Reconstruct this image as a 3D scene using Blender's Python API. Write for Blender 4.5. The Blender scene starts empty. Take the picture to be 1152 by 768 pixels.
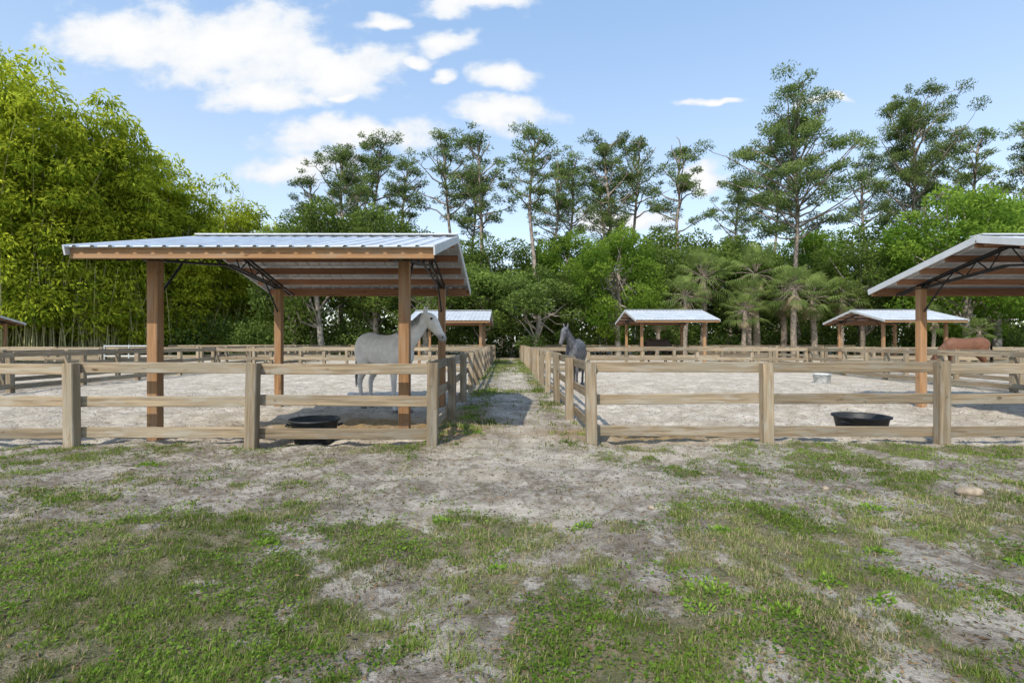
import bpy, math, random
import numpy as np
from mathutils import Vector, Matrix
random.seed(5)
rng=np.random.default_rng(11)
scene=bpy.context.scene
scene.view_settings.view_transform='Standard'
scene.view_settings.look='None'
scene.view_settings.exposure=0
COL=scene.collection
# ---------------------------------------------------------------- noise
G=np.random.default_rng(3).random((256,256))
def vn(x,y,f):
    x=np.asarray(x,float)*f+37.3; y=np.asarray(y,float)*f+11.7
    xi=np.floor(x).astype(int); yi=np.floor(y).astype(int)
    fx=x-xi; fy=y-yi
    fx=fx*fx*(3-2*fx); fy=fy*fy*(3-2*fy)
    a=G[xi%256,yi%256]; b=G[(xi+1)%256,yi%256]; c=G[xi%256,(yi+1)%256]; d=G[(xi+1)%256,(yi+1)%256]
    return (a*(1-fx)+b*fx)*(1-fy)+(c*(1-fx)+d*fx)*fy
def fbm(x,y,f,o=4):
    s=0;a=1;t=0
    for i in range(o):
        s=s+a*vn(np.asarray(x)+i*13.1,np.asarray(y)-i*7.7,f*2**i); t+=a; a*=.55
    return s/t
def sst(a,b,x):
    t=np.clip((x-a)/(b-a),0,1); return t*t*(3-2*t)
# ---------------------------------------------------------------- mesh builder
class MB:
    def __init__(s): s.V=[];s.Q=[];s.T=[];s.qm=[];s.tm=[];s.tint=[];s.gr=[];s.n=0;s.qs=[];s.ts=[]
    def add(s,V,F,mat=0,tint=.5,grain=None,smooth=False):
        V=np.asarray(V,float).reshape(-1,3); F=np.asarray(F,int)
        s.V.append(V)
        s.tint.append(np.broadcast_to(np.asarray(tint,float),(len(V),)).copy())
        s.gr.append(V if grain is None else np.asarray(grain,float))
        if F.shape[1]==4: s.Q.append(F+s.n); s.qm.append(np.full(len(F),mat)); s.qs.append(np.full(len(F),smooth))
        else: s.T.append(F+s.n); s.tm.append(np.full(len(F),mat)); s.ts.append(np.full(len(F),smooth))
        s.n+=len(V)
    def mesh(s,name,mats):
        V=np.concatenate(s.V)
        Q=np.concatenate(s.Q) if s.Q else np.zeros((0,4),int)
        T=np.concatenate(s.T) if s.T else np.zeros((0,3),int)
        me=bpy.data.meshes.new(name)
        me.vertices.add(len(V)); me.vertices.foreach_set('co',V.astype(np.float32).ravel())
        li=np.concatenate([Q.ravel(),T.ravel()]).astype(np.int32)
        me.loops.add(len(li)); me.loops.foreach_set('vertex_index',li)
        me.polygons.add(len(Q)+len(T))
        ls=np.concatenate([np.arange(len(Q))*4,len(Q)*4+np.arange(len(T))*3]).astype(np.int32)
        me.polygons.foreach_set('loop_start',ls)
        mi=np.concatenate(s.qm+s.tm).astype(np.int32); me.polygons.foreach_set('material_index',mi)
        sm=np.concatenate(s.qs+s.ts).astype(bool); me.polygons.foreach_set('use_smooth',sm)
        me.update(calc_edges=True)
        a=me.attributes.new('tint','FLOAT','POINT'); a.data.foreach_set('value',np.concatenate(s.tint).astype(np.float32))
        g=me.attributes.new('grain','FLOAT_VECTOR','POINT'); g.data.foreach_set('vector',np.concatenate(s.gr).astype(np.float32).ravel())
        for m in mats: me.materials.append(m)
        return me
    def obj(s,name,mats,parent=None,loc=(0,0,0),rz=0):
        return mkobj(name,s.mesh(name,mats),parent,loc,rz)
def mkobj(name,me,parent=None,loc=(0,0,0),rz=0,sc=1):
    o=bpy.data.objects.new(name,me); COL.objects.link(o); o.location=loc; o.rotation_euler=(0,0,rz)
    o.scale=(sc,sc,sc) if not isinstance(sc,tuple) else sc
    if parent: o.parent=parent
    return o
def board(mb,A,B,w,h,mat=0,tint=None,ch=.006):
    A=np.array(A,float);B=np.array(B,float);d=B-A;L=np.linalg.norm(d);d/=L
    lat=np.array([1.,0,0]) if abs(d[2])>.95 else np.cross([0,0,1.],d)
    lat/=np.linalg.norm(lat); up=np.cross(d,lat)
    a=w/2;b=h/2
    prof=[(-a+ch,-b),(a-ch,-b),(a,-b+ch),(a,b-ch),(a-ch,b),(-a+ch,b),(-a,b-ch),(-a,-b+ch)]
    V=[];Gr=[];o=np.array([random.random()*50,random.random()*50,random.random()*50])
    for P,l in((A,0),(B,L)):
        for p,q in prof:
            V.append(P+lat*p+up*q); Gr.append(o+np.array([l,p,q]))
    F=[[i,(i+1)%8,(i+1)%8+8,i+8] for i in range(8)]
    F+=[[3,2,1,0],[7,4,3,0],[7,6,5,4],[8,9,10,11],[8,11,12,15],[12,13,14,15]]
    mb.add(V,F,mat,random.random() if tint is None else tint,Gr)
def tube(mb,pts,rad,n=7,mat=0,tint=.5,cap=False):
    pts=np.array(pts,float);m=len(pts)
    rad=np.broadcast_to(np.asarray(rad,float),(m,))
    tg=np.gradient(pts,axis=0) if m>2 else np.repeat((pts[1:]-pts[:1]),2,0)
    V=[];
    ref=np.array([0.37,.91,.12]) if abs(tg[0][2])>abs(tg[0][0])+abs(tg[0][1]) else np.array([0,0,1.])
    for i in range(m):
        t=tg[i]/(np.linalg.norm(tg[i])+1e-9)
        a=np.cross(ref,t);a/=np.linalg.norm(a)+1e-9;b=np.cross(t,a)
        th=np.arange(n)/n*2*math.pi
        V.append(pts[i]+rad[i]*(np.cos(th)[:,None]*a+np.sin(th)[:,None]*b))
    V=np.concatenate(V);F=[]
    for i in range(m-1):
        for j in range(n):
            F.append([i*n+j,i*n+(j+1)%n,(i+1)*n+(j+1)%n,(i+1)*n+j])
    mb.add(V,F,mat,tint,None,True)
def leaves(mb,C,L,W,mat,tint,drop=0.0,outdir=None,jit=1.0):
    """diamond leaves at C (n,3)."""
    n=len(C)
    d=rng.normal(size=(n,3))*jit
    if outdir is not None: d=d+outdir
    d[:,2]-=drop
    d/=np.linalg.norm(d,axis=1)[:,None]+1e-9
    r=rng.normal(size=(n,3)); s=np.cross(d,r); s/=np.linalg.norm(s,axis=1)[:,None]+1e-9
    L=(L*rng.uniform(.6,1.3,n))[:,None]; W=(W*rng.uniform(.6,1.3,n))[:,None]
    V=np.stack([C,C+d*L*.45+s*W*.5,C+d*L,C+d*L*.45-s*W*.5],1).reshape(-1,3)
    F=np.arange(n*4).reshape(-1,4)
    mb.add(V,F,mat,np.repeat(np.broadcast_to(tint,(n,)),4))
def blobpts(c,r,n,inner=.35):
    d=rng.normal(size=(n,3)); d/=np.linalg.norm(d,axis=1)[:,None]
    k=inner+(1-inner)*rng.random(n)**.6
    return np.array(c)+d*k[:,None]*np.array(r), d
# ---------------------------------------------------------------- materials
def newmat(name):
    m=bpy.data.materials.new(name); m.use_nodes=True; nt=m.node_tree; nt.nodes.clear()
    out=nt.nodes.new('ShaderNodeOutputMaterial'); return m,nt,out
def N(nt,t,**k):
    n=nt.nodes.new(t)
    for a,b in k.items(): setattr(n,a,b)
    return n
def mixc(nt,f,a,b,mode='MIX'):
    n=nt.nodes.new('ShaderNodeMix'); n.data_type='RGBA'; n.blend_type=mode
    for i,v in ((0,f),(6,a),(7,b)):
        if hasattr(v,'is_linked') or hasattr(v,'links'): nt.links.new(v,n.inputs[i])
        else: n.inputs[i].default_value=v if i==0 else (*v,1)
    return n.outputs[2]
def math_(nt,op,a,b=None,c=None,clamp=False):
    n=nt.nodes.new('ShaderNodeMath'); n.operation=op; n.use_clamp=clamp
    for i,v in enumerate((a,b,c)):
        if v is None: continue
        if isinstance(v,(int,float)): n.inputs[i].default_value=v
        else: nt.links.new(v,n.inputs[i])
    return n.outputs[0]
def mrange(nt,v,a,b,c=0,d=1):
    n=nt.nodes.new('ShaderNodeMapRange'); n.interpolation_type='SMOOTHSTEP'
    nt.links.new(v,n.inputs[0]); n.inputs[1].default_value=a;n.inputs[2].default_value=b;n.inputs[3].default_value=c;n.inputs[4].default_value=d
    return n.outputs[0]
def attr(nt,name): return N(nt,'ShaderNodeAttribute',attribute_name=name)
def noise(nt,vec,scale,detail=4,rough=.55,scl3=None):
    if scl3:
        mp=N(nt,'ShaderNodeMapping'); mp.inputs['Scale'].default_value=scl3; nt.links.new(vec,mp.inputs[0]); vec=mp.outputs[0]
    n=N(nt,'ShaderNodeTexNoise'); n.inputs['Scale'].default_value=scale;n.inputs['Detail'].default_value=detail;n.inputs['Roughness'].default_value=rough
    if vec is not None: nt.links.new(vec,n.inputs['Vector'])
    return n.outputs['Fac']
def bsdf(nt,out,col,rough=.8,spec=.3,metal=0,bump=None,bstr=.3,bdist=.01):
    p=N(nt,'ShaderNodeBsdfPrincipled'); p.inputs['Roughness'].default_value=rough
    p.inputs['Specular IOR Level'].default_value=spec; p.inputs['Metallic'].default_value=metal
    if isinstance(col,tuple): p.inputs['Base Color'].default_value=(*col,1)
    else: nt.links.new(col,p.inputs['Base Color'])
    if bump is not None:
        b=N(nt,'ShaderNodeBump'); b.inputs['Strength'].default_value=bstr;b.inputs['Distance'].default_value=bdist
        nt.links.new(bump,b.inputs['Height']); nt.links.new(b.outputs[0],p.inputs['Normal'])
    if out is not None: nt.links.new(p.outputs[0],out.inputs[0])
    return p
def leafmat(name,dark,light,tr=.35,dry=None):
    m,nt,out=newmat(name)
    t=attr(nt,'tint').outputs['Fac']
    oi=N(nt,'ShaderNodeObjectInfo').outputs['Random']
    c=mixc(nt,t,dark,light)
    if dry: c=mixc(nt,mrange(nt,t,.93,.97),c,dry)
    v=math_(nt,'MULTIPLY_ADD',oi,.45,.8)
    hs=N(nt,'ShaderNodeHueSaturation'); nt.links.new(c,hs.inputs['Color']); nt.links.new(v,hs.inputs['Value']); c=hs.outputs[0]
    d=N(nt,'ShaderNodeBsdfDiffuse'); nt.links.new(c,d.inputs[0])
    tl=N(nt,'ShaderNodeBsdfTranslucent'); nt.links.new(mixc(nt,.35,c,(light[0]*1.5,light[1]*1.5,light[2])),tl.inputs[0])
    mx=N(nt,'ShaderNodeMixShader'); mx.inputs[0].default_value=tr
    nt.links.new(d.outputs[0],mx.inputs[1]); nt.links.new(tl.outputs[0],mx.inputs[2]); nt.links.new(mx.outputs[0],out.inputs[0])
    return m
def woodmat(name,c1,c2,c3,grey=None):
    m,nt,out=newmat(name)
    g=attr(nt,'grain').outputs['Vector']; t=attr(nt,'tint').outputs['Fac']
    n1=noise(nt,g,1,6,.65,(1.2,32,32)); n2=noise(nt,g,1,3,.5,(.9,5,5)); n3=noise(nt,g,1,2,.5,(5,9,9)); n4=noise(nt,g,1,3,.6,(2.2,14,14))
    c=mixc(nt,mrange(nt,n1,.3,.72),c1,c2)
    c=mixc(nt,math_(nt,'MULTIPLY',mrange(nt,n2,.4,.7),.75),c,c3)
    if grey: c=mixc(nt,mrange(nt,n4,.48,.68,0,.6),c,grey)
    c=mixc(nt,mrange(nt,n3,.66,.8,0,.8),c,(c1[0]*.35,c1[1]*.3,c1[2]*.28))
    hs=N(nt,'ShaderNodeHueSaturation'); nt.links.new(c,hs.inputs['Color']); nt.links.new(math_(nt,'MULTIPLY_ADD',t,.55,.72),hs.inputs['Value'])
    bsdf(nt,out,hs.outputs[0],.85,.15,0,n1,.6,.007)
    return m
M_fence=woodmat('weathered_fence_wood',(.165,.125,.08),(.38,.295,.195),(.25,.22,.165),(.33,.31,.26))
M_post=woodmat('shelter_timber',(.20,.105,.05),(.38,.22,.11),(.29,.18,.105),(.27,.20,.14))
M_purlin=woodmat('purlin_timber',(.25,.12,.07),(.40,.21,.13),(.32,.19,.12))
def simple(name,c,rough=.6,spec=.4,metal=0,var=.25,sc=8):
    m,nt,out=newmat(name); tc=N(nt,'ShaderNodeTexCoord').outputs['Object']
    n=noise(nt,tc,sc,5,.6)
    c2=mixc(nt,mrange(nt,n,.35,.7),tuple(x*(1-var) for x in c),tuple(min(1,x*(1+var)) for x in c))
    bsdf(nt,out,c2,rough,spec,metal,n,.15,.005); return m
M_metal=simple('galvalume_roof',(.66,.69,.72),.42,.5,.4,.10,2)
M_trim=simple('roof_trim_white',(.62,.64,.66),.45,.5,.2,.06,3)
M_steel=simple('black_steel',(.02,.02,.02),.5,.4,.2)
M_tub=simple('black_rubber',(.022,.024,.026),.55,.4,0,.3,12)
M_gate=simple('galvanised_tube',(.6,.62,.63),.4,.5,.6,.1)
M_rock=simple('rock_stone',(.33,.27,.20),.9,.2,0,.3,10)
M_bark=simple('pine_bark',(.26,.22,.185),.9,.1,0,.4,3)
M_barkg=simple('grey_bark',(.28,.25,.21),.9,.1,0,.35,3)
M_culm=simple('bamboo_culm',(.36,.35,.16),.6,.3,0,.35,2)
M_palmtr=simple('palm_trunk_fibre',(.24,.20,.16),.9,.1,0,.4,6)
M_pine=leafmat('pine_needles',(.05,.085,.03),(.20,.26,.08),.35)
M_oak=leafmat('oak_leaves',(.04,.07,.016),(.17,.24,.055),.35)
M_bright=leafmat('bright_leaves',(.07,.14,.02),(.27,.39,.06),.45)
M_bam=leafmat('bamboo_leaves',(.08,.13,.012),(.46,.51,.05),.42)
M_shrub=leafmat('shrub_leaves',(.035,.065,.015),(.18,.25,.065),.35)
M_palm=leafmat('palm_fronds',(.06,.10,.03),(.26,.33,.10),.35,dry=(.32,.27,.18))
M_grass=leafmat('turf_blades',(.085,.13,.022),(.26,.335,.075),.3,dry=(.42,.36,.22))
M_weed=leafmat('weed_leaves',(.075,.14,.02),(.22,.35,.05),.35)
M_litter=simple('litter',(.17,.12,.07),.9,.1,0,.5,2)
# ---------------------------------------------------------------- layout functions
def xL(y): return -1.07-.011*(y-6.9)
def xR(y): return 1.10-.011*(y-7.0)
def penmask(x,y):
    w=(fbm(x,y,1.3,3)-.5)*.5
    m=np.zeros_like(x)
    for (y0,y1) in ((7.0,24.2),(27.4,44.2)):
        iny=sst(y0-.12,y0+.25,y+w*.6)*(1-sst(y1-.3,y1+.3,y+w))
        for (a,b) in ((-14.1,None),(None,14.1),(16.6,29.5),(-29.5,-16.6)):
            aa=xR(y) if a is None else a; bb=xL(y) if b is None else b
            m=np.maximum(m,iny*sst(-.15,.25,x-aa+w*.5)*sst(-.15,.25,bb-x+w*.5))
    return m
def pathmask(x,y):
    pc=.05+.06*np.sin(y*.9)
    hw=np.interp(y,[3.2,5,6.5,8,20,40],[.5,1.5,1.1,.62,.5,.3])
    return (1-sst(hw*.55,hw*1.35,np.abs(x-pc)))*sst(3.0,4.6,y)
def gdens(x,y):
    base=np.interp(y,[0,2,3.0,3.7,4.3,5.0,5.8,6.5,6.8,7.1,7.4,10,16,30,45],[.76,.75,.71,.66,.56,.40,.34,.40,.54,.46,.38,.38,.50,.78,.6])
    base=base+.18*sst(2.4,4.2,x)*sst(4,5,y)*(y<7.3)+.08*sst(-3,-5,x)*(y<7)
    base=base+.06*sst(-.5,-1.5,x)*sst(4.5,3.5,y)-.10*np.exp(-(((x-3.0)/1.0)**2+((y-3.1)/.5)**2))
    base=base-.34*pathmask(x,y)*np.interp(y,[0,20,34],[1,.9,.35])
    n=fbm(x,y,.9,4); n2=fbm(x+50,y,3.4,4)
    m=base+(n-.5)*1.35+(n2-.5)*1.25
    d=sst(.34,.84,m)
    return d*(1-penmask(x,y))
def gz(x,y):
    x=np.asarray(x,float);y=np.asarray(y,float)
    near=np.exp(-np.maximum(0,np.hypot(x,y)-10)/14)
    return (fbm(x,y,.45,2)-.5)*.10*np.minimum(1,near+.3)+((fbm(x,y,2.2,3)-.5)*.085+(fbm(x,y,8,2)-.5)*.05)*near
# ---------------------------------------------------------------- ground
def geo(start,step,gr,end):
    r=[];v=start
    while v<end: step*=gr; v+=step; r.append(v)
    return r
xf=list(np.arange(-8,8.01,.06)); xo=geo(8,.06,1.045,1200); X=np.array([-v for v in xo[::-1]]+xf+xo)
yf=list(np.arange(1.4,8.01,.045)); yo=geo(8,.045,1.03,1500); yb=geo(-1.4,.06,1.15,400); Y=np.array([-v for v in yb[::-1]]+yf+yo)
XX,YY=np.meshgrid(X,Y,indexing='ij'); nx,ny=XX.shape
ZZ=gz(XX,YY)
pm=penmask(XX,YY); gd=gdens(XX,YY)
ZZ=ZZ+pm*((fbm(XX,YY,4.5,3)-.5)*.12)*np.exp(-np.maximum(0,np.hypot(XX,YY)-14)/10)+gd*.008
idx=np.arange(nx*ny).reshape(nx,ny)
F=np.stack([idx[:-1,:-1],idx[1:,:-1],idx[1:,1:],idx[:-1,1:]],-1).reshape(-1,4)
gb=MB(); gb.add(np.stack([XX,YY,ZZ],-1).reshape(-1,3),F,0,gd.ravel(),None,True)
m,nt,out=newmat('sandy_ground')
tc=N(nt,'ShaderNodeTexCoord').outputs['Object']
ga=attr(nt,'tint').outputs['Fac']; pa=attr(nt,'pen').outputs['Fac']; ha=attr(nt,'hay').outputs['Fac']
nA=noise(nt,tc,2.1,6,.65); nB=noise(nt,tc,14,6,.7); nC=noise(nt,tc,70,4,.7); nE=noise(nt,tc,6,5,.7); nF=noise(nt,tc,.7,4,.6)
soil=mixc(nt,mrange(nt,nA,.36,.66),(.235,.20,.16),(.50,.455,.39))
soil=mixc(nt,mrange(nt,nE,.53,.66,0,.65),soil,(.58,.54,.475))
soil=mixc(nt,mrange(nt,nB,.46,.64,0,.8),soil,(.15,.118,.082))
sand=mixc(nt,mrange(nt,nA,.35,.7),(.48,.42,.34),(.76,.695,.60))
sand=mixc(nt,mrange(nt,nF,.45,.62,0,.4),sand,(.42,.36,.28))
sand=mixc(nt,mrange(nt,nE,.5,.64,0,.6),sand,(.31,.255,.19))
sand=mixc(nt,mrange(nt,nB,.55,.75,0,.5),sand,(.19,.15,.105))
c=mixc(nt,pa,soil,sand)
hay=mixc(nt,nC,(.22,.14,.065),(.48,.35,.18))
c=mixc(nt,math_(nt,'MULTIPLY',ha,mrange(nt,nB,.25,.5)),c,hay)
gr=mixc(nt,mrange(nt,nB,.35,.65),(.10,.105,.04),(.185,.18,.085))
gr=mixc(nt,mrange(nt,nE,.43,.60,0,.8),gr,(.27,.225,.15))
gr=mixc(nt,mrange(nt,nC,.5,.7,0,.5),gr,(.07,.062,.035))
gam=mrange(nt,math_(nt,'ADD',ga,math_(nt,'MULTIPLY_ADD',nB,1.8,-.9)),.4,.85)
gam=math_(nt,'MULTIPLY',gam,mrange(nt,ga,.02,.2))
c=mixc(nt,math_(nt,'MULTIPLY',gam,mrange(nt,nC,.2,.55,.55,.95)),c,gr)
c=mixc(nt,mrange(nt,nC,.45,.75,.0,.5),c,(.10,.083,.058))
hgt=math_(nt,'ADD',math_(nt,'MULTIPLY',nB,1.0),math_(nt,'MULTIPLY',nC,.5))
bsdf(nt,out,c,.95,.1,0,hgt,1.0,.045)
gm=gb.mesh('ground',[m])
pmc=np.maximum(pm,np.clip(1.8*np.exp(-(((XX-1.9)/.75)**2+((YY-6.5)/.34)**2))*(.3+fbm(XX,YY,2,3)),0,1)*(1-gd*.6))
pmc=np.maximum(pmc,.75*pathmask(XX,YY)*sst(.3,.6,fbm(XX+3,YY,1.7,4)))
a=gm.attributes.new('pen','FLOAT','POINT'); a.data.foreach_set('value',pmc.ravel().astype(np.float32))
def hayf(x,y):
    h=np.exp(-(((x+2.6)/1.6)**2+((y-8.6)/.9)**2))+np.exp(-(((x-2.2)/1.5)**2+((y-7.9)/.6)**2))+np.exp(-(((x+.85)/.35)**2+((y-9)/1.6)**2))
    return np.clip(h*1.7*(.4+fbm(x,y,2,3)),0,1)
a=gm.attributes.new('hay','FLOAT','POINT'); a.data.foreach_set('value',hayf(XX,YY).ravel().astype(np.float32))
mkobj('ground',gm)
# ---------------------------------------------------------------- turf
def scatter(n,y0,y1,slope,mar,pw=1):
    y=y0+(y1-y0)*rng.random(n)**pw; x=(rng.random(n)*2-1)*(y*slope+mar); return x,y
tb=MB()
def blades(n,y0,y1,L,W,pw=1.0,slope=1.08,mar=.7):
    x,y=scatter(n,y0,y1,slope,mar,pw)
    d=gdens(x,y); cl=sst(.38,.58,fbm(x+9,y+4,7,3)); tuft=sst(.60,.70,fbm(x-9,y+14,4,3))*(1-penmask(x,y))*(1-.8*pathmask(x,y))
    k=rng.random(n)<d*(.18+.82*cl)+.35*tuft+.006; x=x[k];y=y[k];d=d[k];cl=cl[k];n=len(x)
    z=gz(x,y)
    az=rng.random(n)*6.283; ln=rng.uniform(.2,1.3,n)
    l=L*rng.uniform(.4,1.3,n)*(.5+.3*d+.35*cl)
    w=W*rng.uniform(.6,1.4,n)
    B=np.stack([x,y,z-.004],1)
    dirv=np.stack([np.cos(az)*np.sin(ln),np.sin(az)*np.sin(ln),np.cos(ln)],1)
    s=np.stack([-np.sin(az),np.cos(az),0*az],1)
    V=np.stack([B-s*w[:,None]/2,B+s*w[:,None]/2,B+dirv*l[:,None]],1).reshape(-1,3)
    t=np.clip(.40+.9*(fbm(x,y,1.6,3)-.5)*2+rng.normal(0,.18,n),0,.9); dry=.10+.38*sst(.45,.65,fbm(x+70,y,1.2,3)); t[rng.random(n)<dry]=.99
    tb.add(V,np.arange(n*3).reshape(-1,3),0,np.repeat(t,3))
blades(400000,1.6,4.2,.044,.006)
blades(300000,4.0,7.2,.048,.009)
blades(100000,6.9,40,.10,.02,pw=1.5,slope=.0,mar=1.3)
tb.obj('turf_grass',[M_grass])
wb=MB()
n=150000; x,y=scatter(n,1.6,7.0,1.08,.7,1.1)
d=gdens(x,y); cl=sst(.47,.60,fbm(x-20,y+8,2.1,5)); k=rng.random(n)<(.12+.88*d)*cl*(1-penmask(x,y))*(1-.8*pathmask(x,y)); x=x[k];y=y[k]
C=np.stack([x,y,gz(x,y)+rng.uniform(0,.03,len(x))],1)
out_=rng.normal(size=(len(x),3)); out_[:,2]=.35
leaves(wb,C,.023,.013,0,np.clip(.35+rng.normal(0,.25,len(x))+(fbm(x,y,.8,2)-.5),0,1),0,out_*1.2,.3)
wc=MB()
def weedplant(mb,cx,cy,r,n,L,h):
    a=rng.random(n)*6.283; q=rng.random(n)**.8*r*(1+.35*np.sin(a*3+cx*9))
    x=cx+np.cos(a)*q*1.2; y=cy+np.sin(a)*q
    C=np.stack([x,y,gz(x,y)+rng.random(n)*h*(1-q/r*.6)],1)
    o=np.stack([np.cos(a),np.sin(a),.5+0*a],1)
    leaves(mb,C,L,L*.45,0,np.clip(.5+rng.normal(0,.28,n),0,1),0,o*1.1,.6)
for (cx,cy,r) in ((1.1,2.85,.15),(1.42,2.65,.08),(.98,2.68,.07),(-1.75,3.6,.07),(2.0,2.75,.05),(-.55,4.05,.08),(.55,3.95,.07),(-.6,7.7,.14),(-.75,8.3,.18),(-.8,9.3,.2),(-.9,10.6,.25),(1.6,3.9,.08),(3.1,4.4,.1),(-4.1,5.8,.12),(3.4,3.4,.1),(1.85,3.0,.06),(-.1,3.2,.05),(2.5,3.5,.06)):
    weedplant(wc,cx,cy,r,int(1300*r),.034,.04)
wb.obj('clover_groundcover',[M_weed]); wc.obj('broadleaf_weeds',[M_weed])
lb=MB(); n=22000; x,y=scatter(n,1.8,18,.9,.8,1.3)
C=np.stack([x,y,gz(x,y)+.012],1); o=rng.normal(size=(n,3)); o[:,2]*=.15
leaves(lb,C,.035,.012,0,.5,0,o*2,.2); lb.obj('ground_litter',[M_litter])
# rocks and clods
def rock(name,x,y,r,mat,sq=.6):
    bpy.ops.mesh.primitive_ico_sphere_add(subdivisions=3,radius=r,location=(x,y,float(gz(x,y))+r*.2)); o=bpy.context.object
    for v in o.data.vertices:
        c=v.co; k=1+.5*(float(fbm(c.x*.8/r+x,c.y*.8/r+c.z*.5/r,1.5,3))-.5)*2
        v.co=(c.x*k*1.15,c.y*k,c.z*k*sq)
    o.name=name; o.data.materials.append(mat)
    for p in o.data.polygons: p.use_smooth=True
rock('rock',4.27,4.78,.10,M_rock)
for (a,b,c_) in ((3.0,4.9,.03),(1.2,4.4,.025),(-1.7,4.7,.022),(2.1,5.6,.03),(1.5,3.2,.02)): rock('rock',a,b,c_,M_rock)
# ---------------------------------------------------------------- fences
def fence(A,B,side,name='wooden_fence',sp=2.44,first=True,last=True):
    A=np.array(A,float);B=np.array(B,float); L=np.linalg.norm(B-A); n=max(1,round(L/sp)); d=(B-A)/L
    nrm=np.array([-d[1],d[0]])*side
    mb=MB()
    P=[A+d*L*i/n for i in range(n+1)]
    for i,p in enumerate(P):
        if (i==0 and not first) or (i==n and not last): continue
        h=1.13+random.uniform(-.02,.03); tx,ty=random.uniform(-.015,.015),random.uniform(-.015,.015)
        board(mb,(p[0]-tx,p[1]-ty,-.3),(p[0]+tx,p[1]+ty,h),.145,.145,ch=.01)
    for i in range(n):
        for zc in (1.06,.625,.17):
            off=nrm*(.0725+.022)
            a=P[i]+off;b=P[i+1]+off
            e=.004
            za=zc+random.uniform(-.018,.018); zb=zc+random.uniform(-.018,.018)
            board(mb,(a[0]+d[0]*e,a[1]+d[1]*e,za),(b[0]-d[0]*e,b[1]-d[1]*e,zb),.04,.145)
    return mb.obj(name,[M_fence])
fence((-1.07,6.92),(-13.27,6.92),-1)
fence((1.10,7.12),(13.3,7.12),1)
fence((xL(9.36),9.36),(xL(44),44),1,)
fence((xL(6.99),7.06),(xL(9.29),9.29),1,first=False,last=False)
fence((xR(9.56),9.56),(xR(44),44),-1)
fence((xR(7.2),7.26),(xR(9.48),9.48),-1,first=False,last=False)
for s in (-1,1):
    fence((s*14.0,7.0),(s*14.0,24),1 if s>0 else -1)
    fence((s*14.0,27.4),(s*14.0,44),1 if s>0 else -1)
    fence((s*16.6,7.0),(s*16.6,24),-1 if s>0 else 1)
    fence((s*16.6,27.4),(s*16.6,44),-1 if s>0 else 1)
    for yy,sd in ((24.05,-1),(27.4,1),(44.1,-1)):
        x0=xR(yy)+.12 if s>0 else xL(yy)-.12
        fence((x0,yy),(s*13.8,yy),sd*s)
        if not(s<0 and yy==24.05): fence((s*16.8,yy),(s*29.5,yy),sd*s)
        else: fence((-19.3,yy),(-29.5,yy),-sd)
# tube gate
mb=MB(); gx0,gx1,gy=-19.1,-16.8,24.0
for z in (.25,.5,.75,1.0,1.22): tube(mb,[(gx0,gy,z),(gx1,gy,z)],.025,8)
for xx in (gx0,(gx0+gx1)/2,gx1): tube(mb,[(xx,gy-.01,.2),(xx,gy-.01,1.27)],.028,8)
mb.obj('tube_farm_gate',[M_gate])
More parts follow.
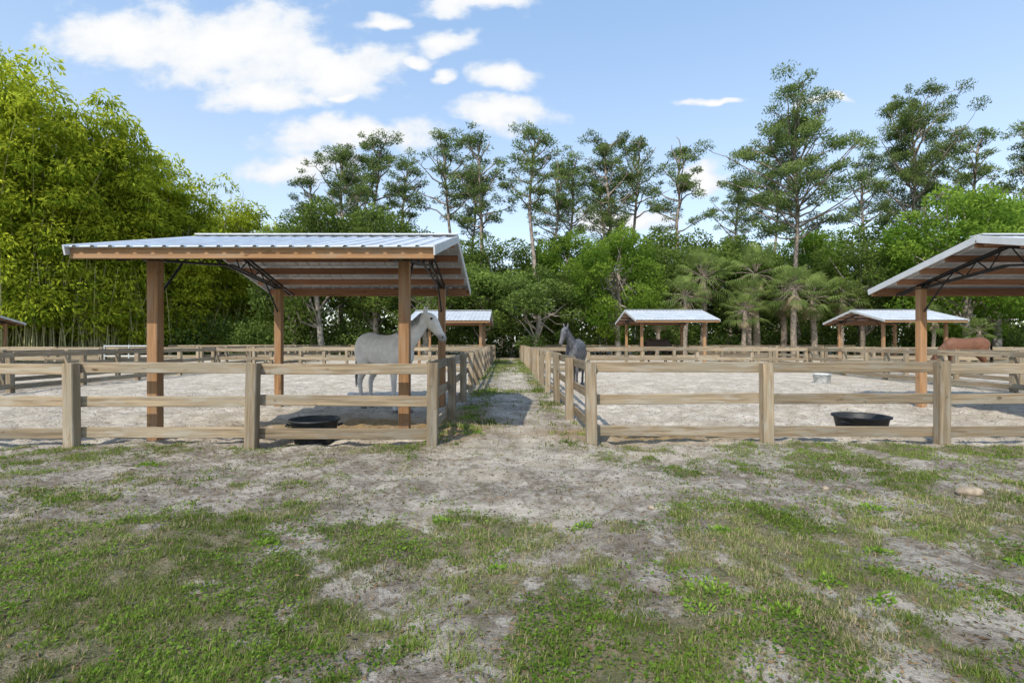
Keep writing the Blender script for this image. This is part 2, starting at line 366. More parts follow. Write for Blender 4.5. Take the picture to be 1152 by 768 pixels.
# ---------------------------------------------------------------- shelters
def shelter(cx,cy):
    e=bpy.data.objects.new('horse_shelter',None); COL.objects.link(e); e.location=(cx,cy,0)
    hx,hy,ze,zr=2.33,2.75,2.64,3.32; px,py=1.79,1.95
    sl=(zr-ze)/hy
    zt=lambda y: zr-abs(y)*sl
    mb=MB()
    for sx in(-1,1):
        for sy in(-1,1):
            board(mb,(sx*px,sy*py,-.3),(sx*px,sy*py,zt(py)-.21),.15,.15,tint=random.uniform(.4,1),ch=.008)
    mb.obj('posts',[M_post],e)
    mb=MB()
    for s in(-1,1):
        for yy in (.10,.75,1.38,2.0,2.6):
            z=zt(yy)-.085
            board(mb,(-hx+.06,s*yy,z),(hx-.06,s*yy,z),.045,.13)
    mb.obj('purlins',[M_purlin],e)
    mb=MB()
    for s in(-1,1):
        board(mb,(-hx,s*(hy-.03),ze-.075),(hx,s*(hy-.03),ze-.075),.04,.15,tint=.75)
    mb.obj('fascia_boards',[M_post],e)
    mb=MB()
    for sx in(-1,1):
        for off in (-.05,.05):
            x=sx*px+off
            for s in(-1,1):
                P0=(x,s*(hy-.15),zt(hy-.15)-.175);P1=(x,s*.0,zr-.175)
                board(mb,P0,P1,.03,.04,ch=.003)
                board(mb,(x,s*(py-.02),zt(py)-.24),(x,s*.9,zt(py)-.13),.03,.035,ch=.003)
                board(mb,(x,s*.9,zt(py)-.13),(x,0,zt(py)-.03),.03,.035,ch=.003)
        x=sx*px
        for s in(-1,1):
            ys=[1.85,1.6,1.35,1.1,.85,.6,.35,.1]
            for i in range(len(ys)-1):
                def lo(y): return zt(py)-.23+(.10 if y>.9 else .2)*(1.95-y)/1.95
                a=(x,s*ys[i],lo(ys[i]) if i%2==0 else zt(ys[i])-.19)
                b=(x,s*ys[i+1],lo(ys[i+1]) if i%2==1 else zt(ys[i+1])-.19)
                tube(mb,[a,b],.013,6)
        for s in(-1,1):
            board(mb,(x,s*py-.1,zt(py)-.255),(x,s*py+.1,zt(py)-.255),.26,.012,ch=.002)
            tube(mb,[(x,s*(py-.08),zt(py)-.75),(x,s*(py-.6),zt(py)-.2)],.018,6)
    mb.obj('steel_trusses',[M_steel],e)
    mb=MB()
    per=.229; xs=[];zs=[]
    k=0;x=-hx
    while x<hx-.01:
        for o,z in ((0,0),(.075,0),(.09,.022),(.12,.022),(.135,0)):
            if x+o<=hx: xs.append(x+o);zs.append(z)
        x+=per
    xs.append(hx);zs.append(0); xs=np.array(xs);zs=np.array(zs);n=len(xs)
    for s in(-1,1):
        A=np.stack([xs,np.full(n,s*(hy+.06)),zs+zt(hy+.06)+.005],1);B=np.stack([xs,np.full(n,s*.0),zs+zr+.005],1)
        V=np.concatenate([A,B]); F=[[i,i+1,n+i+1,n+i] for i in range(n-1)]
        mb.add(V,F,0)
        for sx in(-1,1):
            board(mb,(sx*(hx+.015),s*(hy+.07),zt(hy+.07)-.035),(sx*(hx+.015),s*.0,zr-.035),.022,.13,1)
    board(mb,(-hx-.02,0,zr+.035),(hx+.02,0,zr+.035),.28,.02,1)
    board(mb,(-hx,-(hy+.0),ze-.0),(hx,-(hy+.0),ze-.0),.02,.03,1)
    mb.obj('metal_roof',[M_metal,M_trim],e)
for c_ in ((-3.33,9.3),(10.78,9.3),(-3.62,31.8),(9.2,31.2),(23.0,31.2),(-34.9,31.5)): shelter(*c_)
# ---------------------------------------------------------------- tubs
def tub(name,x,y,r,h,mat,tilt=0):
    prof=[(0,0),(r*.78,0),(r*.82,.02),(r*.96,h*.9),(r*1.04,h*.92),(r*1.05,h),(r*.98,h),(r*.94,h*.92),(r*.78,.05),(0,.04)]
    n=40;V=[];F=[]
    for (a,z) in prof:
        for j in range(n): t=j/n*2*math.pi; V.append((max(a,.002)*math.cos(t),max(a,.002)*math.sin(t),z))
    for i in range(len(prof)-1):
        for j in range(n): F.append([i*n+j,i*n+(j+1)%n,(i+1)*n+(j+1)%n,(i+1)*n+j])
    mb=MB(); mb.add(V,F,0,.5,None,True)
    for a in (0,math.pi):
        c,s=math.cos(a),math.sin(a)
        tube(mb,[(c*r*.95,-.06,h*.7),(c*r*1.13,-.05,h*.75),(c*r*1.13,.05,h*.75),(c*r*.95,.06,h*.7)],.012,6)
    o=mb.obj(name,[mat],None,(x,y,float(gz(x,y))+.01)); o.rotation_euler=(tilt,0,random.random()*.5); return o
tub('rubber_feed_tub',-2.86,7.42,.34,.34,M_tub)
tub('rubber_feed_tub',5.35,7.85,.38,.30,M_tub)
tub('water_bucket',10.9,18,.3,.32,simple('pale_plastic',(.5,.52,.52)))
# ---------------------------------------------------------------- horses
def horse_mat(name,body,dark,mz,dap,legdark):
    m,nt,out=newmat(name); tc=N(nt,'ShaderNodeTexCoord').outputs['Object']
    sx=N(nt,'ShaderNodeSeparateXYZ'); nt.links.new(tc,sx.inputs[0])
    vo=N(nt,'ShaderNodeTexVoronoi'); vo.inputs['Scale'].default_value=9; nt.links.new(tc,vo.inputs['Vector'])
    n1=noise(nt,tc,3,4); n2=noise(nt,tc,90,3)
    f=math_(nt,'MULTIPLY',mrange(nt,vo.outputs['Distance'],.2,.7),dap)
    c=mixc(nt,f,body,dark)
    c=mixc(nt,mrange(nt,n1,.45,.7,0,.35),c,dark)
    c=mixc(nt,mrange(nt,sx.outputs[2],.75,.25,0,legdark),c,dark)
    c=mixc(nt,mrange(nt,sx.outputs[2],.085,.06,0,1),c,(.09,.075,.06))
    if mz:
        c=mixc(nt,math_(nt,'MULTIPLY',mrange(nt,sx.outputs[0],mz[0],mz[0]+.1),mrange(nt,sx.outputs[2],mz[1],mz[1]-.12,0,.75)),c,(.13,.12,.12))
    c=mixc(nt,math_(nt,'MULTIPLY',n2,.25),c,tuple(x*.6 for x in body))
    bsdf(nt,out,c,.6,.3,0,n2,.2,.004); return m
def horse(name,loc,head,yaw,mat,hair,pose='up',legs=(0,0,0,0),sc=1.0):
    V=[];F=[]
    def loft(R):
        n=16;b=len(V)
        for c,a,bb in R:
            c=np.array(c);a=np.array(a);bb=np.array(bb)
            for j in range(n):
                t=j/n*2*math.pi; V.append(tuple(c+a*math.cos(t)+bb*math.sin(t)))
        m=len(R)
        for i in range(m-1):
            for j in range(n): F.append([b+i*n+j,b+i*n+(j+1)%n,b+(i+1)*n+(j+1)%n,b+(i+1)*n+j])
        F.append([b+j for j in range(n)][::-1]); F.append([b+(m-1)*n+j for j in range(n)])
    trunk=[(-.88,1.33,.07,.10),(-.83,1.30,.18,.21),(-.70,1.28,.265,.315),(-.50,1.285,.30,.345),(-.25,1.255,.285,.325),(0.05,1.205,.305,.355),(.32,1.185,.29,.385),(.52,1.215,.245,.395),(.68,1.21,.215,.34),(.80,1.19,.17,.26),(.87,1.17,.09,.15)]
    loft([((x,0,z),(0,w,0),(0,0,h)) for x,z,w,h in trunk])
    if pose=='up':
        neck=[(.48,1.25,.36,.19),(.66,1.42,.29,.15),(.82,1.58,.22,.115),(.96,1.73,.175,.095),(1.06,1.86,.145,.088),(1.12,1.94,.12,.08)]
        hd=[(1.07,1.97,.07,.06),(1.13,1.915,.12,.095),(1.20,1.84,.145,.105),(1.27,1.755,.135,.092),(1.34,1.66,.105,.072),(1.405,1.57,.085,.06),(1.455,1.50,.082,.062),(1.49,1.45,.07,.055),(1.505,1.425,.035,.03)]
        poll=(1.08,2.02)
    else:
        neck=[(.50,1.22,.34,.19),(.72,1.15,.27,.15),(.92,1.00,.21,.115),(1.08,.82,.17,.095),(1.18,.66,.14,.088),(1.23,.56,.12,.08)]
        hd=[(1.22,.62,.07,.06),(1.25,.54,.12,.095),(1.28,.45,.145,.105),(1.30,.35,.13,.092),(1.31,.24,.10,.072),(1.315,.15,.082,.06),(1.32,.09,.075,.06),(1.32,.05,.04,.04)]
        poll=(1.28,.66)
    def bend(x,z,y=0):
        a=yaw*float(sst(.45,1.15,np.float64(x))); dx=x-.5
        return np.array([.5+dx*math.cos(a)-y*math.sin(a), dx*math.sin(a)*.9+y*math.cos(a), z])
    def path(L):
        P=[bend(x,z) for x,z,_,_ in L]; R=[]
        for i,(x,z,hdp,hw) in enumerate(L):
            t=P[min(i+1,len(P)-1)]-P[max(i-1,0)]; t/=np.linalg.norm(t)
            a=yaw*float(sst(.45,1.15,np.float64(x)))
            lat=np.array([-math.sin(a),math.cos(a),0]); up=np.cross(t,lat); up/=np.linalg.norm(up)
            R.append((P[i],lat*hw,up*hdp))
        return R
    RN=path(neck); RH=path(hd); loft(RN); loft(RH)
    for s in (-1,1):
        b=bend(poll[0]-.0,poll[1]-.05,s*.055); t=bend(poll[0]+(.03 if pose=='up' else .08),poll[1]+(.13 if pose=='up' else .05),s*.085); mid=(b+t)/2
        a=yaw; lat=np.array([-math.sin(a),math.cos(a),0]); fw=np.array([math.cos(a),math.sin(a),0])
        loft([(b,lat*.03,fw*.024),(mid,lat*.036,fw*.024),(b*.15+t*.85,lat*.022,fw*.017),(t,lat*.006,fw*.006)])
    fl=[(.55,1.18,.17,.10),(.555,.98,.125,.088),(.56,.80,.085,.068),(.57,.62,.06,.052),(.578,.52,.058,.052),(.575,.45,.047,.043),(.568,.28,.036,.034),(.568,.19,.047,.043),(.60,.115,.038,.038),(.62,.075,.056,.052),(.635,0,.073,.065)]
    hl=[(-.56,1.25,.25,.14),(-.52,1.05,.225,.13),(-.51,.88,.165,.10),(-.59,.74,.11,.075),(-.69,.60,.075,.055),(-.70,.52,.056,.048),(-.675,.32,.042,.04),(-.665,.20,.05,.046),(-.63,.115,.04,.04),(-.61,.075,.058,.052),(-.595,0,.075,.066)]
    for k,(L,s) in enumerate(((fl,1),(fl,-1),(hl,1),(hl,-1))):
        R=[]
        for x,z,a,b in L:
            o=legs[k]*max(0,1.1-z); yy=s*(.15 if k<2 else .165)*(1 if z>.8 else 1-.12*(.8-z)/.8)
            R.append(((x+o,yy,z),(a,0,0),(0,b,0)))
        loft(R[::-1])
    me=bpy.data.meshes.new('body'); me.from_pydata(V,[],F); me.materials.append(mat); me.update()
    e=bpy.data.objects.new(name,None); COL.objects.link(e); e.location=loc; e.rotation_euler=(0,0,head); e.scale=(sc,sc,sc)
    o=mkobj('body',me,e)
    r=o.modifiers.new('r','REMESH'); r.mode='VOXEL'; r.voxel_size=.017; r.use_smooth_shade=True
    s_=o.modifiers.new('s','SMOOTH'); s_.iterations=5; s_.factor=.5
    hb=MB()
    crest=[]
    for c,lat,up in RN: crest.append(c+up*.97*(1 if up[2]>0 else -1))
    crest=np.array(crest)
    if pose=='up': crest=crest[1:]
    def strip(p0,p1,p2,w,sd,t):
        pts=[]
        for q in np.linspace(0,1,5): pts.append((1-q)**2*p0+2*q*(1-q)*p1+q*q*p2)
        Vv=[]
        for i,p in enumerate(pts):
            ww=w*(1-i/4*.8); Vv+= [p-sd*ww,p+sd*ww]
        hb.add(Vv,[[2*i,2*i+1,2*i+3,2*i+2] for i in range(4)],0,t)
    for i in range(260):
        q=random.random()*(len(crest)-1.001); k=int(q); p=crest[k]+(crest[k+1]-crest[k])*(q-k)
        tg=crest[k+1]-crest[k]; tg/=np.linalg.norm(tg)
        s=-1 if random.random()<.85 else 1
        a=yaw*.7; lat=np.array([-math.sin(a),math.cos(a),0])*s
        l=random.uniform(.10,.24)
        strip(p-np.array([0,0,.015]),p+lat*.09+np.array([0,0,.03]),p+lat*(.13)+np.array([random.uniform(-.04,.02),0,-l]),.010,tg,random.random())
    for i in range(30):
        p=bend(poll[0]+.0,poll[1]-.04,random.uniform(-.03,.03)); fw=bend(poll[0]+.13,poll[1]-random.uniform(.14,.25),random.uniform(-.05,.05))
        strip(p,(p+fw)/2+np.array([.03,0,.05]),fw,.008,np.array([-math.sin(yaw),math.cos(yaw),0]),random.random())
    for i in range(200):
        a=random.uniform(0,6.28); r_=random.uniform(0,.05)
        p=np.array([-.86,math.cos(a)*r_*.6,1.42+math.sin(a)*r_*.6]); e2=p+np.array([-.12+random.uniform(-.06,.05),random.uniform(-.07,.07),-random.uniform(.6,1.0)])
        strip(p,p+np.array([-.16,random.uniform(-.03,.03),-.12]),e2,.014,np.array([0.3,1,0]),random.random())
    hb.obj('mane_and_tail',[hair],e)
    eb=MB()
    def ball(c,rr,mat_=0):
        n=8;Vv=[];Ff=[]
        for i in range(n+1):
            ph=math.pi*i/n
            for j in range(10): th=j/10*6.2832; Vv.append((c[0]+rr*math.sin(ph)*math.cos(th),c[1]+rr*math.sin(ph)*math.sin(th),c[2]+rr*math.cos(ph)))
        for i in range(n):
            for j in range(10): Ff.append([i*10+j,i*10+(j+1)%10,(i+1)*10+(j+1)%10,(i+1)*10+j])
        eb.add(Vv,Ff,mat_,.5,None,True)
    for s in(-1,1):
        c,lat,up=RH[2]; ball(c+lat*s*.86+up*.42*(1 if up[2]>0 or pose!='up' else -1),.028)
        c,lat,up=RH[6]; ball(c+lat*s*.80+up*.25,.019)
    eb.obj('eyes_and_nostrils',[M_steel],e)
    return e
def hairmat(n,a,b):
    m,nt,out=newmat(n); c=mixc(nt,attr(nt,'tint').outputs['Fac'],a,b); bsdf(nt,out,c,.55,.3); return m
M_hw=horse_mat('white_horse_coat',(.80,.76,.70),(.40,.385,.37),(1.12,1.62),.2,.5)
M_hg=horse_mat('dapple_gray_coat',(.155,.155,.165),(.035,.036,.04),(1.2,1.75),.6,.85)
M_hb=horse_mat('bay_coat',(.16,.07,.038),(.06,.028,.017),None,.1,.9)
M_hd=horse_mat('dark_bay_coat',(.05,.03,.02),(.02,.015,.012),None,.1,.9)
H1=hairmat('gray_mane',(.16,.16,.16),(.50,.49,.47)); H2=hairmat('dark_mane',(.02,.02,.022),(.09,.09,.09)); H3=hairmat('black_mane',(.015,.012,.01),(.04,.03,.025))
horse('white_horse',(-2.66,10.65,.0),math.radians(-42),math.radians(34),M_hw,H1,'up',(.06,-.04,-.08,.06),1.0)
horse('gray_horse',(2.02,16.3,.0),math.radians(-106),math.radians(-16),M_hg,H2,'up',(.0,.06,.05,-.08),.93)
horse('bay_horse',(19.5,22,0),math.radians(172),0,M_hb,H3,'graze',(.1,-.1,.1,-.1),1.0)
horse('dark_bay_horse',(9.0,31.6,0),math.radians(20),0,M_hd,H3,'graze',(.05,-.05,.1,-.1),1.0)
# ---------------------------------------------------------------- trees
def pine_mesh(h,cr,seed,flat=.5,start=.60,nl=25,dens=105):
    global rng
    rng=np.random.default_rng(seed); r=rng
    mb=MB(); m=10
    z=np.linspace(-.3,h*.95,m); bx=np.cumsum(r.normal(0,.24,m)); by=np.cumsum(r.normal(0,.24,m)); bx-=bx[0];by-=by[0]
    tr=np.stack([bx,by,z],1); tube(mb,tr,np.linspace(.28,.08,m)*h/22,8,0)
    for i in range(nl):
        t=start+(1-start)*((i+r.random())/nl); zz=t*h*.95
        p=np.array([np.interp(zz,z,bx),np.interp(zz,z,by),zz])
        u=(t-start)/(1-start)
        ln=cr*(math.sin(math.pi*min(1,.25+.64*u))**.7)*r.uniform(.5,1.18)
        az=i*2.4+r.normal(0,.4); el=(.25+.7*u)*r.uniform(.6,1.3)
        d=np.array([math.cos(az)*math.cos(el),math.sin(az)*math.cos(el),math.sin(el)])
        q=[p]; k=5
        for j in range(1,k+1):
            dd=d.copy(); dd[2]+=.25*(j/k); q.append(q[-1]+dd/np.linalg.norm(dd)*ln/k+r.normal(0,.12,3))
        q=np.array(q); tube(mb,q,np.linspace(.10,.028,k+1)*h/22,5,0)
        if r.random()<.10: continue
        nb=r.integers(3,6)
        for b in range(nb):
            s=r.uniform(.55,1.0); fi=s*k; a=int(min(fi,k-1)); pos=q[a]+(q[a+1]-q[a])*(fi-a)
            off=r.normal(0,1,3)*np.array([.8,.8,.3]); c=pos+off*(.45+ln*.15); c[2]+=.3
            tube(mb,[pos,(pos+c)/2+r.normal(0,.08,3),c],[.035,.026,.014],4,0)
            R=r.uniform(.4,.9)*(cr/4)**.4
            n=int(dens*R/.62); P,dd=blobpts(c,(R,R,R*flat),n,.1)
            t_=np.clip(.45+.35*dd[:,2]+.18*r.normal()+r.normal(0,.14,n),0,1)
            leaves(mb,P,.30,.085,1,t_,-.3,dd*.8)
    return mb.mesh('pine_tree',[M_bark,M_pine])
PM=[pine_mesh(22,4.0,21,.5,.62,23),pine_mesh(22,3.5,22,.5,.56,23),pine_mesh(22,4.5,23,.42,.68,22),pine_mesh(22,3.9,24,.45,.60,20),pine_mesh(22,3.4,25,.5,.65,17)]
PBIG=pine_mesh(22,6.6,35,.5,.52,52,140)
pines=[(-16.6,50,20.2),(-14.7,58,24),(-8.2,62,25),(-3.4,55,23.6),(2.6,52,23.2),(7.2,65,23.6),(9.9,55,23.4),(15.1,62,24.7),(18.5,58,23.2),(53.5,60,25.4),(58.8,56,25.4),(29.1,66,22),(45.5,66,24.0),(-21.6,55,19),(-13.7,68,25.5),(-5.5,70,24),(12.5,72,24),(36,70,24.0),(5.0,60,21.5),(48,60,23),(66,62,25),(-19,64,22),(-46,64,23),(74,58,24)]
for i,(x,y,h) in enumerate(pines): mkobj('pine_tree',PM[i%5],None,(x,y,0),i*1.9,h/22*1.0)
mkobj('pine_tree',PBIG,None,(25.1,46,0),.6,(1.0,1.0,.98))
mkobj('pine_tree',PBIG,None,(41.5,52,0),2.6,(.8,.8,1.13))
def broad_mesh(h,cr,seed,leafm,nc=34,per=420,ls=.24,trunk=M_barkg,low=.25,name='broadleaf_tree'):
    global rng
    rng=np.random.default_rng(seed); r=rng; mb=MB()
    k=7; z=np.linspace(-.3,h*.6,k); tr=np.stack([np.cumsum(r.normal(0,.1,k)),np.cumsum(r.normal(0,.1,k)),z],1); tube(mb,tr,np.linspace(.28,.12,k)*h/10,8,0)
    for i in range(nc):
        d=r.normal(size=3); d/=np.linalg.norm(d); q=r.uniform(.45,1)**.7
        zc=h*(1+low)/2; c=np.array([d[0]*cr*q*.85,d[1]*cr*q*.85,zc+d[2]*h*(1-low)/2*q*.85])
        b=tr[int(r.integers(2,k))]; mid=(b+c)/2+r.normal(0,.25,3); mid[2]-=.3
        tube(mb,[b,mid,c],[.08,.05,.02],5,0)
        R=r.uniform(.6,1.3)*cr/4.2
        n=int(per*R); P,dd=blobpts(c,(R*1.15,R*1.15,R*.75),n,.45)
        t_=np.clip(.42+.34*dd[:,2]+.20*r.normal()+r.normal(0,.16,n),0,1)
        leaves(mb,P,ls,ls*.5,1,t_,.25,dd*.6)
    return mb.mesh(name,[trunk,leafm])
B1=broad_mesh(10,4.3,41,M_bright,42,480,.23,low=.1); B2=broad_mesh(10,4.6,42,M_oak,36,400,.26); B3=broad_mesh(10,4.4,43,M_oak,32,400,.28,low=.15); B4=broad_mesh(10,4.2,44,M_shrub,34,400,.26,low=.05)
T=[(B1,8.9,43,11.6,1.0),(B4,1.9,42,8.0,1.0),(B3,-2.7,45,8.6,1.1),(B2,-7.5,44,8.6,1.1),(B1,33.5,38,13.6,1.25),(B1,39.5,42,13.8,1.3),(B2,30,44,10,1),(B2,-12.2,46,13.5,1.1),(B3,-16.5,44,14.0,1.1),(B4,-19.8,46,13.6,1),(B3,4.8,47,8.5,1.1),(B2,14.5,48,11,1.1),(B3,20.8,49,11,1.2),(B4,27,50,10.5,1.2),(B2,46,48,12,1.3),(B3,52,50,14,1.4),
 (B4,-9.5,52,13.5,1.2),(B2,-1,54,12.5,1.3),(B1,5.5,55,14,1.2),(B4,11.5,56,14.5,1.3),(B2,18.5,57,14.5,1.4),(B3,25.5,58,14,1.4),(B1,33,58,15,1.3),(B2,41,60,16,1.5),(B3,-15,58,16,1.3),(B4,-5,60,14,1.3),(B4,60,46,13,1.3),(B1,37,47,11,1.0),(B4,23,52,9,1.1),(B2,-22,58,16,1.4)]
for me,x,y,h,s in T: mkobj('broadleaf_tree',me,None,(x,y,0),random.random()*6.28,(s,s,h/10))
# bare deciduous tree
rng=np.random.default_rng(77); mb=MB()
def branch(p,d,l,r,dep):
    q=[p];k=4
    for j in range(k): d=d+rng.normal(0,.13,3); d/=np.linalg.norm(d); q.append(q[-1]+d*l/k)
    tube(mb,q,np.linspace(r,r*.6,k+1),4 if dep else 6,0)
    if dep<5:
        for b in range(3 if dep else 6):
            dd=d+rng.normal(0,.45,3); dd[2]=abs(dd[2])*.9+.3; dd/=np.linalg.norm(dd); branch(q[-1-(b%3)],dd,l*.60,r*.55,dep+1)
branch(np.array([0,0,-.3]),np.array([0,0,1.]),7.2,.17,0); bare=mb.mesh('bare_tree',[M_barkg])
mkobj('bare_tree',bare,None,(-31,52,0),2.2,1.15); mkobj('bare_tree',bare,None,(50,50,0),2,1.1); mkobj('bare_tree',bare,None,(-27,53,0),1,1.1)
# palms
def palm_mesh(h,seed,skirt=14):
    global rng
    rng=np.random.default_rng(seed); r=rng; mb=MB()
    k=6; z=np.linspace(-.2,h,k); tr=np.stack([np.cumsum(r.normal(0,.06,k)),np.cumsum(r.normal(0,.06,k)),z],1); tube(mb,tr,np.linspace(.24,.19,k),9,0); top=tr[-1]
    nf=34
    for i in range(nf+skirt):
        az=i*2.4+r.normal(0,.3); el=r.uniform(-1.4,-1.0)
        if i<nf: el=1.35-2.1*(i/nf)+r.normal(0,.12)
        d=np.array([math.cos(az)*math.cos(el),math.sin(az)*math.cos(el),math.sin(el)]); pl=r.uniform(1.1,1.7) if i<nf else r.uniform(.4,.9)
        hub=top+d*pl+np.array([0,0,-.12*pl]); tube(mb,[top,top+d*pl*.55,hub],[.03,.02,.014],4,0)
        side=np.cross(d,[0,0,1.]); side/=np.linalg.norm(side)+1e-9; up=np.cross(side,d)
        fl=r.uniform(.8,1.15)*(1 if i<nf else .7); t=(.3+.5*max(0,d[2])+r.normal(0,.12)) if i<nf else .99
        Vv=[];ns=18
        for j in range(ns):
            a=(j/(ns-1)-.5)*math.radians(220 if i<nf else 90); dir_=d*math.cos(a)+side*math.sin(a)
            w=side*math.cos(a)-d*math.sin(a)
            l=fl*(.75+.25*math.cos(a))
            m1=hub+dir_*l*.55+up*.05; tip=hub+dir_*l+np.array([0,0,-.35*l])+r.normal(0,.04,3)
            Vv+=[hub,m1+w*.035,tip,m1-w*.035]
        mb.add(Vv,np.arange(ns*4).reshape(-1,4),1,np.clip(t,0,.92) if i<nf else .99)
    return mb.mesh('cabbage_palm',[M_palmtr,M_palm])
PL=[palm_mesh(5.2,51,6),palm_mesh(5.2,52,16),palm_mesh(4.4,53,8)]
for i,(x,y,s) in enumerate(((13.4,39.5,.95),(15.9,42.5,1.3),(17.9,39.5,.85),(20.2,42.5,1.35),(21.6,39.2,1.05),(24.4,41,1.12),(27.0,42,.95),(29.4,43,.85),(11.8,42,.8),(30.5,37,.6),(34,33,.45),(32,35,.5),(-8.5,42,.6),(19.0,41,.95),(22.8,43,1.2))): mkobj('cabbage_palm',PL[i%3],None,(x,y,0),i*1.3,(s*.95,s*.95,s))
# understory
rng=np.random.default_rng(61); mb=MB()
for i in range(340):
    x=rng.uniform(-45,62); y=rng.uniform(46.5,51) if i%2 else rng.uniform(45.2,47.5)
    if i%5==0 and x>10: y=rng.uniform(44.8,46)
    R=rng.uniform(.9,1.9); c=(x,y,rng.uniform(.3,3.6)*(1 if y>46 else .6)); n=int(190*R)
    P,dd=blobpts(c,(R*1.2,R,R*.9),n,.4); P[:,2]=np.maximum(P[:,2],0)
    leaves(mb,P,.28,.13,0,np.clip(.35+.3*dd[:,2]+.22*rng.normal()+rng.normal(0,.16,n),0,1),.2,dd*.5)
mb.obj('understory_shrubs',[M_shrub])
# distant trees
mb=MB()
for i in range(640):
    x=rng.uniform(-170,180); y=rng.uniform(84,100); R=rng.uniform(2,4); c=(x,y,rng.uniform(1,14.5) if i<420 else rng.uniform(.5,3)); n=120
    P,dd=blobpts(c,(R*1.2,R,R*.85),n,.3); P[:,2]=np.maximum(P[:,2],0)
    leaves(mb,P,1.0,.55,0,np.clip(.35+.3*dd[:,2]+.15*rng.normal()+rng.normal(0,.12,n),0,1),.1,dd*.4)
for i in range(60):
    x=-170+350*(i+rng.random())/60; y=rng.uniform(86,98); tube(mb,[(x,y,-.3),(x+.2,y,6),(x,y,11)],[.3,.25,.1],6,1)
mb.obj('distant_tree_line',[M_oak,M_bark])
# bamboo
rng=np.random.default_rng(71); mb=MB()
def front(y): return np.interp(y,[34,40,46,50,56,60],[-34,-30.5,-28.0,-26,-23,-22])
def toph(y): return np.interp(y,[34,37,41,46,50,56,60],[21.5,22.3,20.5,17.5,16.0,14,13])
for i in range(350):
    y=rng.uniform(35.5,60) if i<300 else rng.uniform(35.5,44); dep=rng.random()**1.5*12; bx=front(y)-2.5-dep; H=toph(y)*rng.uniform(.62,1.03)*(1+dep*.01)
    az=rng.normal(-.45,.8); lean=rng.uniform(1.2,4.2)
    ts=np.linspace(0,1,8); hor=lean*ts**2.4; zz=H*(ts-.07*ts**5)
    P=np.stack([bx+np.cos(az)*hor+rng.normal(0,.1),y+np.sin(az)*hor,zz-.2*(ts==0)],1)
    tube(mb,P,np.linspace(.06,.015,8),5,0,rng.random())
    ct=rng.normal(0,.14)
    for j in range(11):
        t=rng.uniform(.14,1.0) if j>1 else 1.0-.1*j
        c=np.array([np.interp(t,ts,P[:,0]),np.interp(t,ts,P[:,1]),np.interp(t,ts,P[:,2])])+rng.normal(0,.6,3)
        R=rng.uniform(.75,1.5)*(1.1-.30*t); n=int(115*R/1.05*(1 if dep<6 else .6)); Q,dd=blobpts(c,(R*1.1,R*1.1,R*.6),n,.5)
        Q[:,2]-=.7*(np.hypot(Q[:,0]-c[0],Q[:,1]-c[1])/R)**2*.7
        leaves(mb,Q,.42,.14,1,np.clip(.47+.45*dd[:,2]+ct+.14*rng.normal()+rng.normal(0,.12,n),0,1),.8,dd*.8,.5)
for i in range(420):
    y=rng.uniform(35,60); bx=front(y)-1.6-rng.random()*5; H=rng.uniform(3,8)
    l=rng.normal(0,.6,2); tube(mb,[(bx,y,-.1),(bx+l[0]*.4,y+l[1]*.4,H*.5),(bx+l[0]*1.4,y+l[1],H)],[.05,.04,.02],4,0,rng.random())
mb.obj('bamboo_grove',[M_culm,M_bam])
# ---------------------------------------------------------------- world
sd=Vector((-.30,-.60,.68)).normalized()
el=math.asin(sd.z); az=math.atan2(sd.x,sd.y)
w=bpy.data.worlds.new('World'); scene.world=w; w.use_nodes=True; nt=w.node_tree; nt.nodes.clear()
out=nt.nodes.new('ShaderNodeOutputWorld')
sky=N(nt,'ShaderNodeTexSky',sky_type='NISHITA',sun_disc=False,sun_elevation=el,sun_rotation=az%(2*math.pi)); sky.air_density=1.0; sky.dust_density=1.0; sky.ozone_density=1.2
bg=N(nt,'ShaderNodeBackground'); bg.inputs[1].default_value=.14; nt.links.new(sky.outputs[0],bg.inputs[0])
tc=N(nt,'ShaderNodeTexCoord').outputs['Generated']; sx=N(nt,'ShaderNodeSeparateXYZ'); nt.links.new(tc,sx.inputs[0])
veilc=mixc(nt,mrange(nt,sx.outputs[2],.0,.65),(.45,.48,.49),(.19,.31,.48))
veil=N(nt,'ShaderNodeBackground'); nt.links.new(veilc,veil.inputs[0]); veil.inputs[1].default_value=1.0
ad=N(nt,'ShaderNodeAddShader'); nt.links.new(bg.outputs[0],ad.inputs[0]); nt.links.new(veil.outputs[0],ad.inputs[1])
yy=math_(nt,'MAXIMUM',sx.outputs[1],.02)
u=math_(nt,'DIVIDE',sx.outputs[0],yy); v=math_(nt,'DIVIDE',sx.outputs[2],yy)
cb=N(nt,'ShaderNodeCombineXYZ'); nt.links.new(u,cb.inputs[0]); nt.links.new(v,cb.inputs[1])
def wn(scale,det,rough,off):
    mp=N(nt,'ShaderNodeMapping'); mp.inputs['Location'].default_value=(off,off*.7,0); mp.inputs['Scale'].default_value=(1,1.5,1); nt.links.new(cb.outputs[0],mp.inputs[0])
    return noise(nt,mp.outputs[0],scale,det,rough)
wu=math_(nt,'MULTIPLY_ADD',wn(7,3,.5,3.1),.16,-.08); wv=math_(nt,'MULTIPLY_ADD',wn(7,3,.5,8.7),.10,-.05)
u2=math_(nt,'ADD',u,wu); v2=math_(nt,'ADD',v,wv)
M_=None
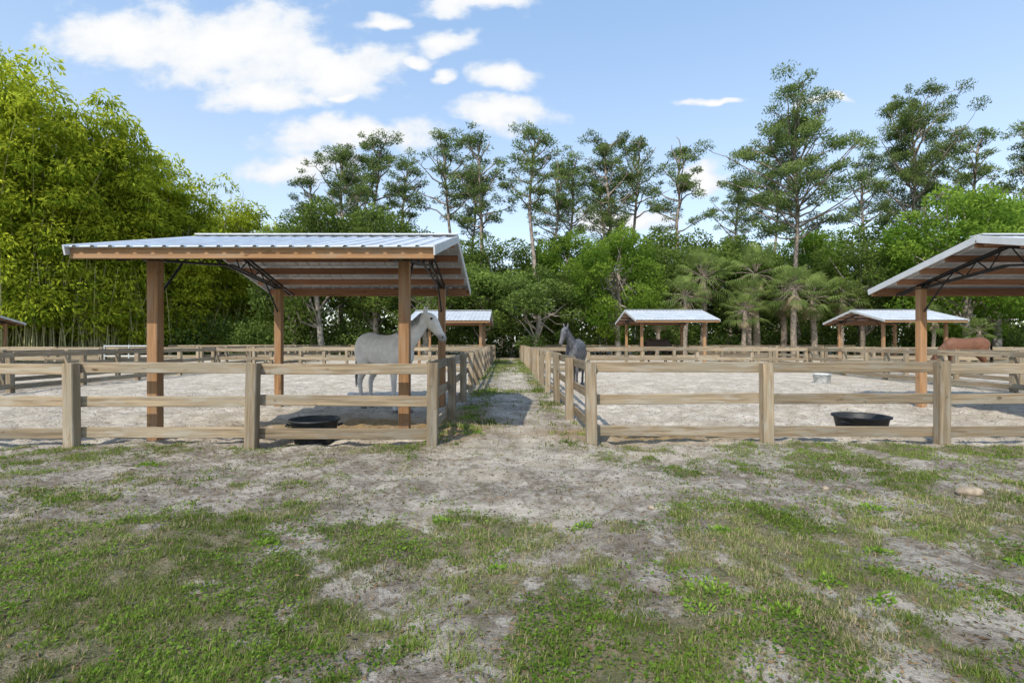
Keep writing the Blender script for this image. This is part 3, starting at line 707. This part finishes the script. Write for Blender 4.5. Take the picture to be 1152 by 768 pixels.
for (px,py,rx,ry) in ((150,42,110,40),(270,55,135,54),(375,78,85,33),(300,108,85,22),(400,150,100,22),(330,186,70,22),(568,130,64,17),(572,84,38,20),(490,47,44,14),(535,6,74,16),(505,87,20,8),(380,106,26,9),(800,114,34,6),(430,25,30,10),(925,120,22,6),(805,200,34,24),(470,70,24,9),(700,248,60,14)):
    a=math_(nt,'MULTIPLY',math_(nt,'SUBTRACT',u2,(px-576)/576),576/rx); b=math_(nt,'MULTIPLY',math_(nt,'SUBTRACT',v2,(384-py)/576),576/ry)
    q=math_(nt,'SUBTRACT',1.0,math_(nt,'SQRT',math_(nt,'ADD',math_(nt,'MULTIPLY',a,a),math_(nt,'MULTIPLY',b,b))))
    M_=q if M_ is None else math_(nt,'MAXIMUM',M_,q)
M_=math_(nt,'MAXIMUM',M_,-.6)
dn=wn(13,8,.6,1.3)
val=math_(nt,'ADD',M_,math_(nt,'MULTIPLY_ADD',dn,1.6,-.8))
al=mrange(nt,val,-.18,.42)
al=math_(nt,'MULTIPLY',al,mrange(nt,sx.outputs[1],.05,.2))
shade=mixc(nt,mrange(nt,val,.1,.8),(.84,.90,.98),(1.0,1.0,1.0))
bg2=N(nt,'ShaderNodeBackground'); bg2.inputs[1].default_value=1.0; nt.links.new(shade,bg2.inputs[0])
mx=N(nt,'ShaderNodeMixShader'); nt.links.new(al,mx.inputs[0]); nt.links.new(ad.outputs[0],mx.inputs[1]); nt.links.new(bg2.outputs[0],mx.inputs[2])
nt.links.new(mx.outputs[0],out.inputs[0])
L=bpy.data.lights.new('sun','SUN'); L.energy=4.5; L.angle=math.radians(.6); L.color=(1,.93,.80)
lo=bpy.data.objects.new('sun',L); COL.objects.link(lo); lo.rotation_euler=(-sd).to_track_quat('-Z','Y').to_euler(); lo.location=(0,0,30)
# ---------------------------------------------------------------- camera
cam=bpy.data.cameras.new('camera'); cam.lens=18; cam.sensor_width=36; cam.clip_end=3000; cam.clip_start=.05
co=bpy.data.objects.new('camera',cam); COL.objects.link(co); co.location=(0,0,1.43); co.rotation_euler=(math.radians(90),0,0)
scene.camera=co
